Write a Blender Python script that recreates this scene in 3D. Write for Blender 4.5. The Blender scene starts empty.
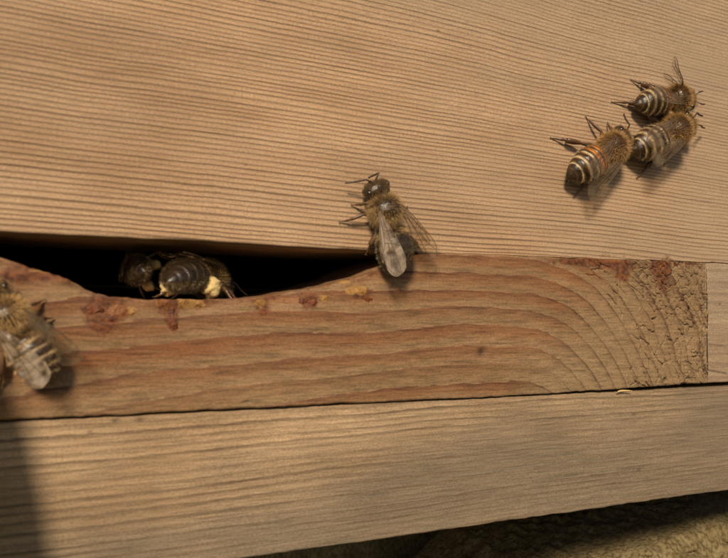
import bpy, math
import numpy as np
from mathutils import Matrix, Vector

# ------------------------------------------------------------------ camera, world, sun
MM = 0.001                                    # everything below is laid out in millimetres
scene = bpy.context.scene
COL = scene.collection
# hive frame: X along the hive front, Y into the hive, Z up; front face of the boards at y = 0
CAM = np.array([-39.808, -86.156, -4.177])
ROT = np.array([[0.90749862, -0.02933208, -0.4190297],
                [-0.41988399, -0.03487568, -0.90690745],
                [0.01198753, 0.99896112, -0.04396571]])
FPX = 700.0
cd = bpy.data.cameras.new('camera'); cam = bpy.data.objects.new('camera', cd); COL.objects.link(cam)
cd.sensor_width = 36.0; cd.lens = 36.0 * FPX / 728.0
cd.clip_start = 0.002; cd.clip_end = 500.0
m4 = Matrix.Identity(4)
for i in range(3):
    for j in range(3): m4[i][j] = ROT[i][j]
    m4[i][3] = CAM[i] * MM
cam.matrix_world = m4
cd.dof.use_dof = True; cd.dof.focus_distance = 0.112; cd.dof.aperture_fstop = 42.0
scene.camera = cam

SUN = np.array([-0.42, -0.68, 0.50]); SUN /= np.linalg.norm(SUN)
world = bpy.data.worlds.new('World'); scene.world = world; world.use_nodes = True
wn = world.node_tree.nodes; wl = world.node_tree.links
sky = wn.new('ShaderNodeTexSky'); sky.sky_type = 'NISHITA'; sky.sun_disc = False
sky.sun_elevation = math.asin(SUN[2]); sky.sun_rotation = math.atan2(SUN[0], SUN[1])
wl.new(sky.outputs[0], wn['Background'].inputs[0]); wn['Background'].inputs[1].default_value = 0.07
sd = bpy.data.lights.new('sun', 'SUN'); sun = bpy.data.objects.new('sun', sd); COL.objects.link(sun)
sd.energy = 4.7; sd.angle = math.radians(10.0); sd.color = (1.0, 0.84, 0.61)
sun.rotation_euler = Vector(SUN).to_track_quat('Z', 'Y').to_euler()
sun.location = Vector(SUN) * 0.5
vs = scene.view_settings
vs.view_transform = 'Standard'; vs.look = 'None'; vs.gamma = 1.0; vs.exposure = 0.10
vs.use_curve_mapping = False

def at(px, py, y=0.0):
    """point in the hive frame (mm) at depth y, for a place measured on the photograph"""
    d = ROT @ np.array([px - 364.0, 279.0 - py, -FPX])
    return CAM + d * ((y - CAM[1]) / d[1])

# ------------------------------------------------------------------ noise and mesh helpers
def _hash(ix, iy, seed):
    h = (ix.astype(np.int64) * 374761393 + iy.astype(np.int64) * 668265263 + seed * 2246822519) & 0xffffffff
    h = ((h ^ (h >> 13)) * 1274126177) & 0xffffffff
    h = (h ^ (h >> 16)) & 0xffffffff
    return h / 4294967295.0

def vn(x, y, seed=0):
    """smooth value noise, -1..1"""
    x = np.asarray(x, float); y = np.asarray(y, float) + 0 * x; x = x + 0 * y
    ix = np.floor(x); iy = np.floor(y); fx = x - ix; fy = y - iy
    fx = fx * fx * (3 - 2 * fx); fy = fy * fy * (3 - 2 * fy)
    a = _hash(ix, iy, seed); b = _hash(ix + 1, iy, seed); c = _hash(ix, iy + 1, seed); d = _hash(ix + 1, iy + 1, seed)
    return ((a * (1 - fx) + b * fx) * (1 - fy) + (c * (1 - fx) + d * fx) * fy) * 2 - 1

def fbm(x, y, seed=0, o=4):
    s = 0; a = 1.0; t = 0
    for k in range(o):
        s = s + a * vn(np.asarray(x) * 2 ** k, np.asarray(y) * 2 ** k, seed + 17 * k); t += a; a *= 0.5
    return s / t

def sstep(a, b, x):
    t = np.clip((x - a) / (b - a), 0, 1); return t * t * (3 - 2 * t)

def link(name, me, mat=None, parent=None):
    o = bpy.data.objects.new(name, me); COL.objects.link(o)
    if mat: me.materials.append(mat)
    if parent: o.parent = parent
    return o

def mesh_from(name, V, F, attrs=None, smooth=True):
    """V in mm; F an (n,4) int array or a list of tuples"""
    me = bpy.data.meshes.new(name)
    V = np.asarray(V, float)
    if isinstance(F, np.ndarray):
        n, k = F.shape
        me.vertices.add(len(V)); me.vertices.foreach_set('co', (V * MM).astype(np.float32).ravel())
        me.loops.add(n * k); me.loops.foreach_set('vertex_index', F.astype(np.int32).ravel())
        me.polygons.add(n)
        me.polygons.foreach_set('loop_start', np.arange(0, n * k, k, dtype=np.int32))
        me.polygons.foreach_set('loop_total', np.full(n, k, dtype=np.int32))
        me.update(calc_edges=True); me.validate()
    else:
        me.from_pydata([tuple(v) for v in V * MM], [], F)
    if attrs:
        for k, a in attrs.items():
            a = np.asarray(a, np.float32)
            if a.ndim == 1:
                at_ = me.attributes.new(k, 'FLOAT', 'POINT'); at_.data.foreach_set('value', a)
            else:
                at_ = me.attributes.new(k, 'FLOAT_COLOR', 'POINT')
                at_.data.foreach_set('color', np.concatenate([a, np.ones((len(a), 1), np.float32)], 1).ravel())
    if smooth: me.polygons.foreach_set('use_smooth', np.ones(len(me.polygons), bool))
    me.update()
    return me

def grid_faces(n, m, cyc=False):
    """n columns, m rows, vertex index i*m+j"""
    i = np.arange(n - 1)[:, None]; j = np.arange(m if cyc else m - 1)[None, :]
    j2 = (j + 1) % m
    return np.stack([i * m + j, (i + 1) * m + j, (i + 1) * m + j2, i * m + j2], -1).reshape(-1, 4)

def tag(o, label=None, cat=None, group=None, kind=None):
    if label: o['label'] = label
    if cat: o['category'] = cat
    if group: o['group'] = group
    if kind: o['kind'] = kind
    return o

def empty(name, loc=(0, 0, 0)):
    o = bpy.data.objects.new(name, None); COL.objects.link(o)
    o.empty_display_size = 0.005; o.location = Vector(loc) * MM
    return o

# ------------------------------------------------------------------ materials
class NT:
    def __init__(s, name):
        s.m = bpy.data.materials.new(name); s.m.use_nodes = True
        s.t = s.m.node_tree; s.b = s.t.nodes['Principled BSDF']; s.out = s.t.nodes['Material Output']
    def n(s, typ, **kw):
        nd = s.t.nodes.new('ShaderNode' + typ)
        for k, v in kw.items(): setattr(nd, k, v)
        return nd
    def l(s, a, b): s.t.links.new(a, b)
    def val(s, sock, v):
        if isinstance(v, bpy.types.NodeSocket): s.l(v, sock)
        else: sock.default_value = v
    def math(s, op, a, b=0.0, c=None, clamp=False):
        nd = s.n('Math', operation=op, use_clamp=clamp); s.val(nd.inputs[0], a); s.val(nd.inputs[1], b)
        if c is not None: s.val(nd.inputs[2], c)
        return nd.outputs[0]
    def mix(s, f, a, b, mode='MIX'):
        nd = s.n('Mix', data_type='RGBA', blend_type=mode)
        s.val(nd.inputs[0], f); s.val(nd.inputs[6], a); s.val(nd.inputs[7], b)
        return nd.outputs[2]
    def attr(s, name):
        return s.n('Attribute', attribute_name=name)
    def coords(s, sc):
        tc = s.n('TexCoord'); mp = s.n('Mapping'); s.l(tc.outputs['Object'], mp.inputs[0])
        mp.inputs['Scale'].default_value = tuple(c * 1000.0 for c in sc)
        return mp.outputs[0]
    def noise(s, sc, detail=3.0, rough=0.55, dist=0.0):
        nd = s.n('TexNoise'); s.l(s.coords(sc), nd.inputs['Vector'])
        nd.inputs['Scale'].default_value = 1.0; nd.inputs['Detail'].default_value = detail
        nd.inputs['Roughness'].default_value = rough; nd.inputs['Distortion'].default_value = dist
        return nd.outputs[0]
    def ramp(s, f, pts, interp='LINEAR'):
        nd = s.n('ValToRGB'); s.val(nd.inputs[0], f); cr = nd.color_ramp; cr.interpolation = interp
        while len(cr.elements) < len(pts): cr.elements.new(0.5)
        for e, (p, c) in zip(cr.elements, pts):
            e.position = p; e.color = (c, c, c, 1) if not hasattr(c, '__len__') else (*c, 1)
        return nd.outputs[0]
    def bump(s, h, dist, strength=1.0, nrm=None):
        nd = s.n('Bump'); s.val(nd.inputs['Height'], h); nd.inputs['Distance'].default_value = dist * MM
        nd.inputs['Strength'].default_value = strength
        if nrm: s.l(nrm, nd.inputs['Normal'])
        return nd.outputs[0]

def wood(name, early, late, grey, ramp_pts, contrast=(0.55, 1.0), fib=(0.16, 7.0), fibamt=0.30, greyamt=0.6, jit=0.12,
         bandc=None, blot=(0.03, 0.07), pmin=0.55):
    w = NT(name)
    ring = w.attr('ring').outputs['Fac']
    jn = w.noise((0.35, 1.0, 2.2), 3.0)
    r = w.math('ADD', ring, w.math('MULTIPLY', w.math('SUBTRACT', jn, 0.5), jit))
    fr = w.math('FRACT', r); fl = w.math('FLOOR', r)
    wnz = w.n('TexWhiteNoise', noise_dimensions='1D'); w.l(fl, wnz.inputs['W'])
    m = w.ramp(fr, ramp_pts)
    cvar = w.n('MapRange'); w.l(wnz.outputs['Value'], cvar.inputs[0])
    cvar.inputs[3].default_value = contrast[0]; cvar.inputs[4].default_value = contrast[1]
    pn = w.ramp(w.noise((0.06, 0.3, 0.18), 2.0), [(0.3, pmin), (0.65, 1.0)])
    m = w.math('MULTIPLY', w.math('MULTIPLY', m, cvar.outputs[0]), pn)
    # slow tint variation of the pale wood
    tint = w.noise((0.05, 0.2, 0.16), 3.0)
    e2 = w.mix(w.ramp(tint, [(0.35, 0.0), (0.7, 1.0)]), (*early, 1), (early[0] * 0.76, early[1] * 0.71, early[2] * 0.66, 1))
    c = w.mix(m, e2, (*late, 1))
    if bandc:                                           # reddish zone beside each dark late-wood line
        zone = w.ramp(fr, [(0.0, 0.12), (0.25, 0.15), (0.55, 0.8), (0.97, 1.0), (1.0, 0.12)])
        zone = w.math('MULTIPLY', zone, w.ramp(w.noise((0.05, 0.3, 0.35), 4.0), [(0.30, 0.35), (0.55, 1.0)]))
        zone = w.math('MULTIPLY', zone, cvar.outputs[0])
        zone = w.math('MULTIPLY', zone, w.math('SUBTRACT', 1.0, w.attr('greying').outputs['Fac'], clamp=True))
        c = w.mix(w.math('MULTIPLY', zone, 0.85), c, (*bandc, 1))
        c = w.mix(w.math('MULTIPLY', m, 0.85), c, (*late, 1))
    # greying, partly from weathering
    we = w.math('ADD', w.attr('greying').outputs['Fac'], w.math('MULTIPLY', w.math('SUBTRACT', w.noise((blot[0], 0.3, blot[1]), 5.0, 0.62), 0.5), 1.9), clamp=True)
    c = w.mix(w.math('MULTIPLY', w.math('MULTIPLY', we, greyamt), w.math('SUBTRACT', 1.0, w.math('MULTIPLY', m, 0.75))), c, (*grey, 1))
    # fibres
    f1 = w.noise((fib[0], 2.0, fib[1]), 5.0, 0.65)
    c = w.mix(1.0, c, w.ramp(f1, [(0.28, 1.0 - fibamt), (0.5, 1.0), (0.75, 1.0 + fibamt * 0.55)]), 'MULTIPLY')
    f2 = w.ramp(w.noise((0.9, 3.0, 9.0), 2.0, 0.5), [(0.24, 0.0), (0.36, 1.0)])
    c = w.mix(w.math('MULTIPLY', w.math('SUBTRACT', 1.0, f2), 0.5), c, (late[0] * 0.7, late[1] * 0.7, late[2] * 0.7, 1))
    gr = w.noise((3.2, 5.0, 5.0), 3.0, 0.7)
    c = w.mix(1.0, c, w.ramp(gr, [(0.30, 0.72), (0.70, 1.26)]), 'MULTIPLY')
    # stains of propolis, dirt in pits
    sn = w.noise((0.75, 1, 0.85), 5.0, 0.68)
    st = w.ramp(w.math('ADD', w.attr('stain').outputs['Fac'], w.math('MULTIPLY', w.math('SUBTRACT', sn, 0.5), 1.5)), [(0.38, 0.0), (0.75, 1.0)])
    st = w.math('MULTIPLY', st, w.ramp(w.attr('stain').outputs['Fac'], [(0.02, 0.0), (0.2, 1.0)]))
    c = w.mix(w.math('MULTIPLY', st, 0.85, clamp=True), c, w.mix(w.ramp(w.noise((1.4, 1.4, 1.4), 3.0), [(0.4, 0.0), (0.6, 1.0)]), (0.055, 0.016, 0.007, 1), (0.155, 0.050, 0.017, 1)))
    wx = w.ramp(w.math('ADD', w.attr('wax').outputs['Fac'], w.math('MULTIPLY', w.math('SUBTRACT', w.noise((1.1, 1.1, 1.2), 4.0, 0.65), 0.5), 1.3)), [(0.45, 0.0), (0.7, 1.0)])
    wx = w.math('MULTIPLY', wx, w.ramp(w.attr('wax').outputs['Fac'], [(0.02, 0.0), (0.2, 1.0)]))
    c = w.mix(w.math('MULTIPLY', wx, 0.7), c, (0.33, 0.18, 0.055, 1))
    c = w.mix(w.attr('dirt').outputs['Fac'], c, (0.035, 0.020, 0.010, 1))
    w.l(c, w.b.inputs['Base Color'])
    w.b.inputs['Roughness'].default_value = 0.72
    w.b.inputs['Specular IOR Level'].default_value = 0.30
    bh = w.math('ADD', w.math('MULTIPLY', f1, 0.6), w.math('MULTIPLY', gr, 0.4))
    w.l(w.bump(bh, 0.07, 0.8), w.b.inputs['Normal'])
    return w.m

M_UPPER = wood('wood_upper_board', (0.45, 0.29, 0.172), (0.062, 0.031, 0.015), (0.30, 0.225, 0.158),
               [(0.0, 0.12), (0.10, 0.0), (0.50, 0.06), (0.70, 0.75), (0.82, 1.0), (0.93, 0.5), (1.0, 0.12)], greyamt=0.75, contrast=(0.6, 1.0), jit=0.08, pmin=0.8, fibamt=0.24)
M_STRIP = wood('wood_entrance_block', (0.232, 0.142, 0.073), (0.062, 0.023, 0.010), (0.24, 0.165, 0.092),
               [(0.0, 0.0), (0.55, 0.0), (0.80, 0.25), (0.93, 1.0), (0.985, 0.9), (1.0, 0.0)], contrast=(0.45, 1.0),
               greyamt=0.55, bandc=(0.225, 0.076, 0.027), jit=0.26, fib=(0.22, 3.2), fibamt=0.50, pmin=0.25)
M_LOWER = wood('wood_floor_edge', (0.39, 0.265, 0.158), (0.074, 0.046, 0.026), (0.140, 0.112, 0.080),
               [(0.0, 0.1), (0.15, 0.0), (0.5, 0.15), (0.78, 0.9), (0.9, 1.0), (1.0, 0.1)], contrast=(0.5, 1.0),
               greyamt=0.85, jit=0.45, fib=(0.16, 5.5), fibamt=0.38, pmin=.6)
M_RAIL = wood('wood_side_rail', (0.33, 0.235, 0.155), (0.15, 0.095, 0.06), (0.27, 0.215, 0.16),
              [(0.0, 0.1), (0.15, 0.0), (0.6, 0.2), (0.85, 0.9), (0.93, 1.0), (1.0, 0.1)], contrast=(0.3, 0.8), greyamt=0.7)

def simple(name, col, rough=0.6, nz=None, spec=0.5, bumpamt=0.0, bumpsc=2.0, amt=0.3):
    w = NT(name)
    if nz:
        n = w.noise((nz, nz, nz), 4.0, 0.6)
        c = w.mix(1.0, (*col, 1), w.ramp(n, [(0.25, 1 - amt), (0.75, 1 + amt)]), 'MULTIPLY')
        w.l(c, w.b.inputs['Base Color'])
    else: w.b.inputs['Base Color'].default_value = (*col, 1)
    w.b.inputs['Roughness'].default_value = rough; w.b.inputs['Specular IOR Level'].default_value = spec
    if bumpamt: w.l(w.bump(w.noise((bumpsc,) * 3, 3.0), bumpamt), w.b.inputs['Normal'])
    return w.m

def attr_mat(name, rough, nz=3.0, amt=0.25, spec=0.5, bumpamt=0.02, bumpsc=8.0):
    w = NT(name); a = w.attr('tone').outputs['Color']
    n = w.noise((nz,) * 3, 3.0)
    c = w.mix(1.0, a, w.ramp(n, [(0.25, 1 - amt), (0.75, 1 + amt)]), 'MULTIPLY')
    w.l(c, w.b.inputs['Base Color']); w.b.inputs['Roughness'].default_value = rough
    w.b.inputs['Specular IOR Level'].default_value = spec
    if bumpamt: w.l(w.bump(w.noise((bumpsc,) * 3, 2.0), bumpamt), w.b.inputs['Normal'])
    return w.m

M_CHITIN = attr_mat('bee_cuticle', 0.27, bumpamt=0.04, spec=0.5)
M_HAIR = attr_mat('bee_hair', 0.6, amt=0.15, bumpamt=0, spec=0.3)
M_EYE = simple('bee_eye', (0.018, 0.010, 0.006), 0.22, spec=0.6)
M_LEG = simple('bee_leg', (0.085, 0.042, 0.018), 0.38, nz=2.0)
M_ANT = simple('bee_antenna', (0.035, 0.018, 0.010), 0.45)
M_POLLEN = simple('pollen', (0.62, 0.45, 0.20), 0.9, nz=5.0, spec=0.15, bumpamt=0.2, bumpsc=5.0, amt=0.4)

def wing_mat(name, f0, f1, tint, rough, bmp, nsc=0.55):
    w = NT(name)
    tr = w.n('BsdfTransparent'); tr.inputs[0].default_value = (0.93, 0.88, 0.80, 1)
    w.b.inputs['Base Color'].default_value = (*tint, 1); w.b.inputs['Roughness'].default_value = rough
    w.b.inputs['Specular IOR Level'].default_value = 0.9
    n = w.noise((nsc,) * 3, 1.5, 0.5, 0.6)
    w.l(w.bump(n, bmp, 1.0), w.b.inputs['Normal'])
    mx = w.n('MixShader'); w.l(w.ramp(n, [(0.36, f0), (0.62, f1)]), mx.inputs[0])
    w.l(tr.outputs[0], mx.inputs[1]); w.l(w.b.outputs[0], mx.inputs[2]); w.l(mx.outputs[0], w.out.inputs[0])
    return w.m
M_WING = wing_mat('bee_wing_clear', 0.12, 0.32, (0.22, 0.16, 0.10), 0.22, 0.12)
M_WING2 = wing_mat('bee_wing_shiny', 0.10, 0.62, (0.38, 0.29, 0.21), 0.20, 0.22, 0.7)
M_VEIN = simple('bee_wing_vein', (0.10, 0.055, 0.028), 0.5)

# ------------------------------------------------------------------ planks
def axis(segs):
    """segs: list of (start, end, step)"""
    out = []
    for a, b, s in segs:
        n = max(1, int(round((b - a) / s))); out.append(np.linspace(a, b, n, endpoint=False))
    out.append([segs[-1][1]]); return np.concatenate(out)

def plank(name, xs, vrows, zb, zt, depth, front, attrs_fn, mat, parent=None, r=0.45, ledge=8):
    """board swept along x: bottom, front face (a fine grid), top, back.  zb, zt: edges as functions of x;
    front(x, z) gives relief in mm towards the viewer; attrs_fn(x, z) the surface fields."""
    n = len(xs)
    X = xs[:, None]; ZB = zb(xs)[:, None]; ZT = zt(xs)[:, None]
    hgt = float(np.mean(ZT - ZB))
    Z = ZB + vrows[None, :] * (ZT - ZB); Xg = X + 0 * Z
    d = np.minimum(Z - ZB, ZT - Z)
    rr = (r(Xg) if callable(r) else r) * (1 + 0.45 * vn(Xg / 3.0, Z * 0 + np.sign(Z - (ZB + ZT) / 2), 5))
    q = np.clip(rr - d, 0, rr)
    yr = rr - np.sqrt(np.maximum(rr * rr - q * q, 0))
    Y = yr - front(Xg, Z)
    led = np.linspace(0, 1, ledge + 1)[1:]
    y_t = Y[:, -1:]; y_b = Y[:, :1]
    Yt = y_t + (depth - y_t) * led[None, :]; Zt = ZT + (0.06 if depth < 30 else .8) * vn(Xg[:, :1] / 1.3 + 0 * Yt, Yt / 2.0, 9) * np.sin(led * np.pi)[None, :]
    Yb = y_b + (depth - y_b) * led[None, ::-1]; Zb = ZB + 0 * Yb
    AY = np.concatenate([Yb, Y, Yt], 1); AZ = np.concatenate([Zb, Z, Zt], 1); AX = X + 0 * AY
    V = np.stack([AX, AY, AZ], -1).reshape(-1, 3); m = AY.shape[1]
    F = grid_faces(n, m, cyc=True)
    at_ = attrs_fn(AX.ravel(), (AZ + 0.4 * AY * (AY > 0.6)).ravel())
    # end caps (strips of quads folded across the section)
    half = m // 2
    caps = []
    for i in (0, n - 1):
        a = i * m + np.arange(half - 1); b = i * m + (m - 1 - np.arange(half - 1))
        qd = np.stack([a, a + 1, b - 1, b], -1)
        caps.append(qd if i == 0 else qd[:, ::-1])
    F = np.concatenate([F] + caps)
    return link(name, mesh_from(name, V, F, at_), mat, parent)

def frac(a): return a - np.floor(a)
def ridge(r, lo=0.45, pk=0.80):
    f = frac(r); return np.where(f < pk, sstep(lo, pk, f), 1 - sstep(pk, 1.0, f))

zeros = lambda x: np.zeros_like(x)

# ---- hive box: upper board
def up_edge(x): return 3.9 + 0.0148 * np.clip(x, 0, 90) + 0.07 * vn(x / 2.2, x * 0, 3) + 0.10 * vn(x / 9.0, x * 0, 4)
def up_ring(x, z):
    wv = 0.42 * vn(x / 38, z / 30, 11) + 0.12 * vn(x / 9, z / 11, 12) + 0.035 * vn(x / 2.6, z / 2.0, 13)
    g = z + 0.018 * x + wv - 0.7 * np.exp(-((x - 5) / 34) ** 2) * sstep(0, 50, z)
    return g / 0.64 + 0.8 * vn(g / 5.5, g * 0, 14) + 0.30 * vn(g / 1.9, g * 0, 15)
def up_front(x, z):
    r = up_ring(x, z)
    amp = 0.026 + 0.012 * vn(x / 14, z / 6, 16)
    return amp * ridge(r) + 0.018 * fbm(x / 1.6, z / 0.22, 17, 2) + 0.05 * vn(x / 22, z / 9, 18)
def up_attr(x, z):
    gry = 0.12 + 0.65 * sstep(8, 82, x + 0.55 * z) + 0.22 * sstep(28, 52, z) + 0.25 * np.exp(-((x - 8) / 13) ** 2 - ((z - 40) / 5.5) ** 2)  # board turns greyer towards the upper right
    st = np.zeros_like(x)
    for px, py, rx, rz in [(610, 256, 8, 0.8), (668, 258, 2.2, 1.6), (715, 262, 4, 0.5), (560, 258, 5, 0.4)]:
        p = at(px, py); st += .55 * np.exp(-((x - p[0]) / rx) ** 2 - ((z - p[2]) / (rz * .6)) ** 2)
    dirt = 0.55 * np.exp(-((z - up_edge(x)) / 0.28) ** 2) * (x < 12) + .20 * np.exp(-((x + 47) / 24) ** 2 - ((z - 21) / 9) ** 2)
    for px, py, s in [(506, 95, .16), (686, 168, .18), (438, 31, .3), (246, 165, .15)]:
        p = at(px, py); dirt += 0.8 * np.exp(-((x - p[0]) / s) ** 2 - ((z - p[2]) / (s * .6)) ** 2)
    return dict(ring=up_ring(x, z), greying=np.clip(gry, 0, 1), stain=np.clip(st, 0, 1), dirt=np.clip(dirt, 0, 1))

hive = empty('hive_box', (0, 10, 4.4))
OFF = np.array([0, 10, 4.4])
def shift(o, off):
    o.data.transform(Matrix.Translation(Vector(-np.asarray(off, float)) * MM)); return o
xs = axis([(-190, -56, 2.0), (-56, 84, 0.17), (84, 120, 2.0)])
vr = axis([(0, 1.0, 0.07), (1.0, 58, 0.10), (58, 200, 3.0)]) / 200.0
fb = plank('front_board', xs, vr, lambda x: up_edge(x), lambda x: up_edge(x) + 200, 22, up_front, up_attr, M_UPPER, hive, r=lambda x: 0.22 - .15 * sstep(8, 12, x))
shift(fb, OFF)

def box_mesh(name, lo, hi, mat, parent=None, bev=0.6):
    import bmesh
    bm = bmesh.new(); bmesh.ops.create_cube(bm, size=1.0)
    lo = np.array(lo, float); hi = np.array(hi, float)
    for v in bm.verts: v.co = Vector((lo + (np.array(v.co) + 0.5) * (hi - lo)) * MM)
    bmesh.ops.bevel(bm, geom=list(bm.edges), offset=bev * MM, segments=2, affect='EDGES', profile=0.5)
    me = bpy.data.meshes.new(name); bm.to_mesh(me); bm.free()
    k = len(me.vertices); co = np.zeros(k * 3, np.float32); me.vertices.foreach_get('co', co); co = co.reshape(-1, 3) / MM
    for nm, a in dict(ring=(co[:, 2] + 0.3 * co[:, 1]) / 1.5, greying=np.full(k, 0.3), stain=np.zeros(k), dirt=np.zeros(k)).items():
        t = me.attributes.new(nm, 'FLOAT', 'POINT'); t.data.foreach_set('value', a.astype(np.float32))
    return link(name, me, mat, parent)

for nm, lo, hi in [('side_board', (-212, 0.5, 4.6), (-190.5, 240, 203)), ('side_board', (120.5, 0.5, 5.4), (142, 240, 203)),
                   ('back_board', (-190, 218, 4.6), (120, 240, 203)), ('lid', (-216, -6, 205.5), (146, 246, 222))]:
    shift(box_mesh(nm, lo, hi, M_UPPER, hive), OFF)
tag(hive, 'tan hive box of fine grained weathered softwood above the entrance slot', 'beehive')

# ---- entrance block with the scooped bee doorway
SC = np.array([(-70, 3.75), (-58, 3.7), (-51, 2.9), (-43.9, 1.0), (-40.9, .02), (-37.9, -.8), (-36.4, -1.5), (-35.2, -2.2), (-32.5, -2.9), (-28, -3.2),
               (-22, -3.1), (-15.8, -2.86), (-9.15, -1.83), (-3.5, -.64), (-2.6, -.25), (-1.8, .0), (.14, .55), (2.4, 1.6), (4.5, 2.6), (7, 3.5), (9, 3.85)])
def st_top(x):
    cap = up_edge(x) - 0.03 - 0.06 * sstep(-.1, .5, vn(x / 3, x * 0, 26))
    z = np.interp(x, SC[:, 0], SC[:, 1])
    z = np.where(x > 9, cap, z) + np.where(x < 8, 0.10 * vn(x / 1.7, x * 0, 21) + 0.05 * vn(x / .5, x * 0, 22), 0)
    return np.minimum(z, cap)
def st_bot(x): return -16.72 + 0.55 * sstep(20, 72, x) + 0.07 * vn(x / 3.0, x * 0, 23) + 0.05 * vn(x / .8, x * 0, 24)
KC = at(520, 452)                                          # heart of the curved grain
def st_d(x, z):
    dx = x - KC[0]; dz = z - KC[2]
    wob = 0.55 * vn(x / 16, z / 6, 31) + 0.14 * vn(x / 4, z / 2.5, 32) + 0.03 * vn(x / 1.1, z / .8, 33)
    a = np.where(dx < 0, 5.6, 0.98)
    left = np.sqrt((dx / a) ** 2 + dz ** 2)
    return left + wob + np.where(dx < 0, 0.012 * dx, 0)
def st_ring(x, z):
    d = st_d(x, z)
    sp = 2.65
    return d / sp + 0.30 * vn(d / 4.0, d * 0, 34)
def cells(u, v, seed):
    iu = np.floor(u); iv = np.floor(v)
    f1 = np.full(u.shape, 9.0); f2 = np.full(u.shape, 9.0); cid = np.zeros(u.shape); lu = np.zeros(u.shape); lv = np.zeros(u.shape)
    for du in (-1, 0, 1):
        for dv in (-1, 0, 1):
            a = iu + du; b = iv + dv
            ju = a + 0.5 + 0.8 * (_hash(a, b, seed) - .5); jv = b + 0.5 + 0.8 * (_hash(a, b, seed + 1) - .5)
            ds = np.sqrt((u - ju) ** 2 + (v - jv) ** 2)
            nw = ds < f1
            f2 = np.where(nw, f1, np.minimum(f2, ds)); cid = np.where(nw, _hash(a, b, seed + 2), cid)
            lu = np.where(nw, u - ju, lu); lv = np.where(nw, v - jv, lv)
            f1 = np.where(nw, ds, f1)
    return f2 - f1, cid, lu, lv
def crack_fields(x, z):
    """depth of the drying cracks near the sawn end, and flake relief"""
    dx = x - KC[0]; dz = z - KC[2]
    d = st_d(x, z) + 0.15 * fbm(x / .9, z / .9, 41, 2)
    ang = np.arctan2(dz, dx) * 20 + 0.25 * fbm(x / .9, z / .9, 42, 2)
    rel = np.zeros_like(x); crk = np.zeros_like(x)
    w1 = sstep(45, 59, x + 0.45 * z + 3.5 * vn(x / 4, z / 4, 43) + 1.5 * vn(x / 1.3, z / 1.3, 45))              # fine flaking towards the end
    dst = .16 * fbm(x / .6, z / .6, 61, 2); dst2 = .16 * fbm(x / .6, z / .6, 62, 2)
    up = sstep(-6, -2.5, z + 2.5 * vn(x / 3, z / 3, 64))
    eA, cA, lA, _ = cells(d / 0.62 + dst, ang / 0.85 + dst2, 44)
    kA = (1 - sstep(0.04, 0.20, eA)) * (0.35 + 0.65 * sstep(-.5, .2, vn(x / 1.6, z / 1.6, 47) + .5 * vn(x / .6, z / .6, 46)))
    wB = sstep(45, 53, x + 2 * vn(x / 4, z / 4, 65))
    eB, cB, lB, _ = cells(d / 1.35 + .6 * dst, ang / 2.5 + .6 * dst2, 144)
    kB = (1 - sstep(0.025, 0.10, eB)) * (0.25 + 0.75 * sstep(-.4, .3, vn(x / 2.4, z / 2.4, 147)))
    fine = up * w1 + .45 * (1 - up) * sstep(57, 63, x)
    blk = (1 - up) * wB
    crk = np.maximum(kA * fine, kB * blk)
    rel += fine * ((cA - 0.5) * 0.20 + lA * 0.34) + blk * ((cB - .5) * .16 + lB * .20)
    w2 = sstep(34, 44, x - 0.25 * z) * (1 - 0.8 * w1) * up                             # longer cracks that follow the grain
    e2, c2, lu2, lv2 = cells(d / 1.3 + 3, ang / 4.2 + 7, 48)
    k2 = (1 - sstep(0.015, 0.06, e2)) * w2 * sstep(-.4, .2, vn(x / 3.0, z / 3.0, 49))
    crk = np.maximum(crk, k2); rel += w2 * (c2 - .5) * 0.07
    end = sstep(63.2, 65.6, x)                                                  # splintered vertical strips at the very end
    e3, c3, lu3, lv3 = cells(x / 0.62 + 0.5 * vn(z / 1.5, x * 0, 51), z / 3.4, 52)
    crk = np.maximum(crk, (1 - sstep(.05, .22, e3)) * end * .9); rel += end * (c3 - .5) * .35
    return crk, rel
def pits(x, z):
    t = np.zeros_like(x)
    for px, py, rx, rz, dp in [(482, 352, .75, .65, .6), (665, 379, .32, .25, .9), (541, 257, .9, .12, .3), (246, 402, .5, .15, .3)]:
        p = at(px, py); t += dp * np.exp(-((x - p[0]) / rx) ** 2 - ((z - p[2]) / rz) ** 2)
    return t
def st_front(x, z):
    r = st_ring(x, z); f = frac(r)
    h = 0.14 * np.where(f < .93, sstep(.35, .93, f), 1 - sstep(.93, 1.0, f)) * (1 - sstep(44, 58, x))
    crk, rel = crack_fields(x, z)
    top = st_top(x)
    chew = 0.55 * (1 - sstep(0, 2.6, top - z)) * (x < 6) * (0.5 + 0.5 * vn(x / 2.5, z / 1.2, 55))
    return 0.12 + h + 0.045 * fbm(x / 2.4, z / 0.5, 56, 3) + 0.10 * vn(x / 14, z / 5, 57) + rel - 0.55 * crk - pits(x, z) * .6 - chew
STAINS = [(55, 272, 2.2, .8, .6), (97, 312, 1.6, 1.3, 1), (116, 312, 1.7, 1.0, 1), (104, 326, 1.6, 1.2, .8), (168, 308, 1.2, 1.0, .9), (172, 320, .8, 1.2, 1),
          (192, 303, 1.6, .8, .6), (263, 309, 1.0, 1.0, .8), (309, 303, 1.2, .9, .9), (360, 294, 1.8, 1.2, .7), (400, 290, 3.5, 1.6, .35), (20, 275, 2.4, 1.0, .8),
          (575, 262, 7, .7, .8), (620, 264, 4, 1.2, 1), (622, 277, 1.7, 1.1, .8), (660, 266, 2.4, 1.6, 1), (662, 277, 2.2, 2.6, .55), (690, 262, 3.5, .8, .7), (668, 300, 3, 3, .3)]
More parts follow.
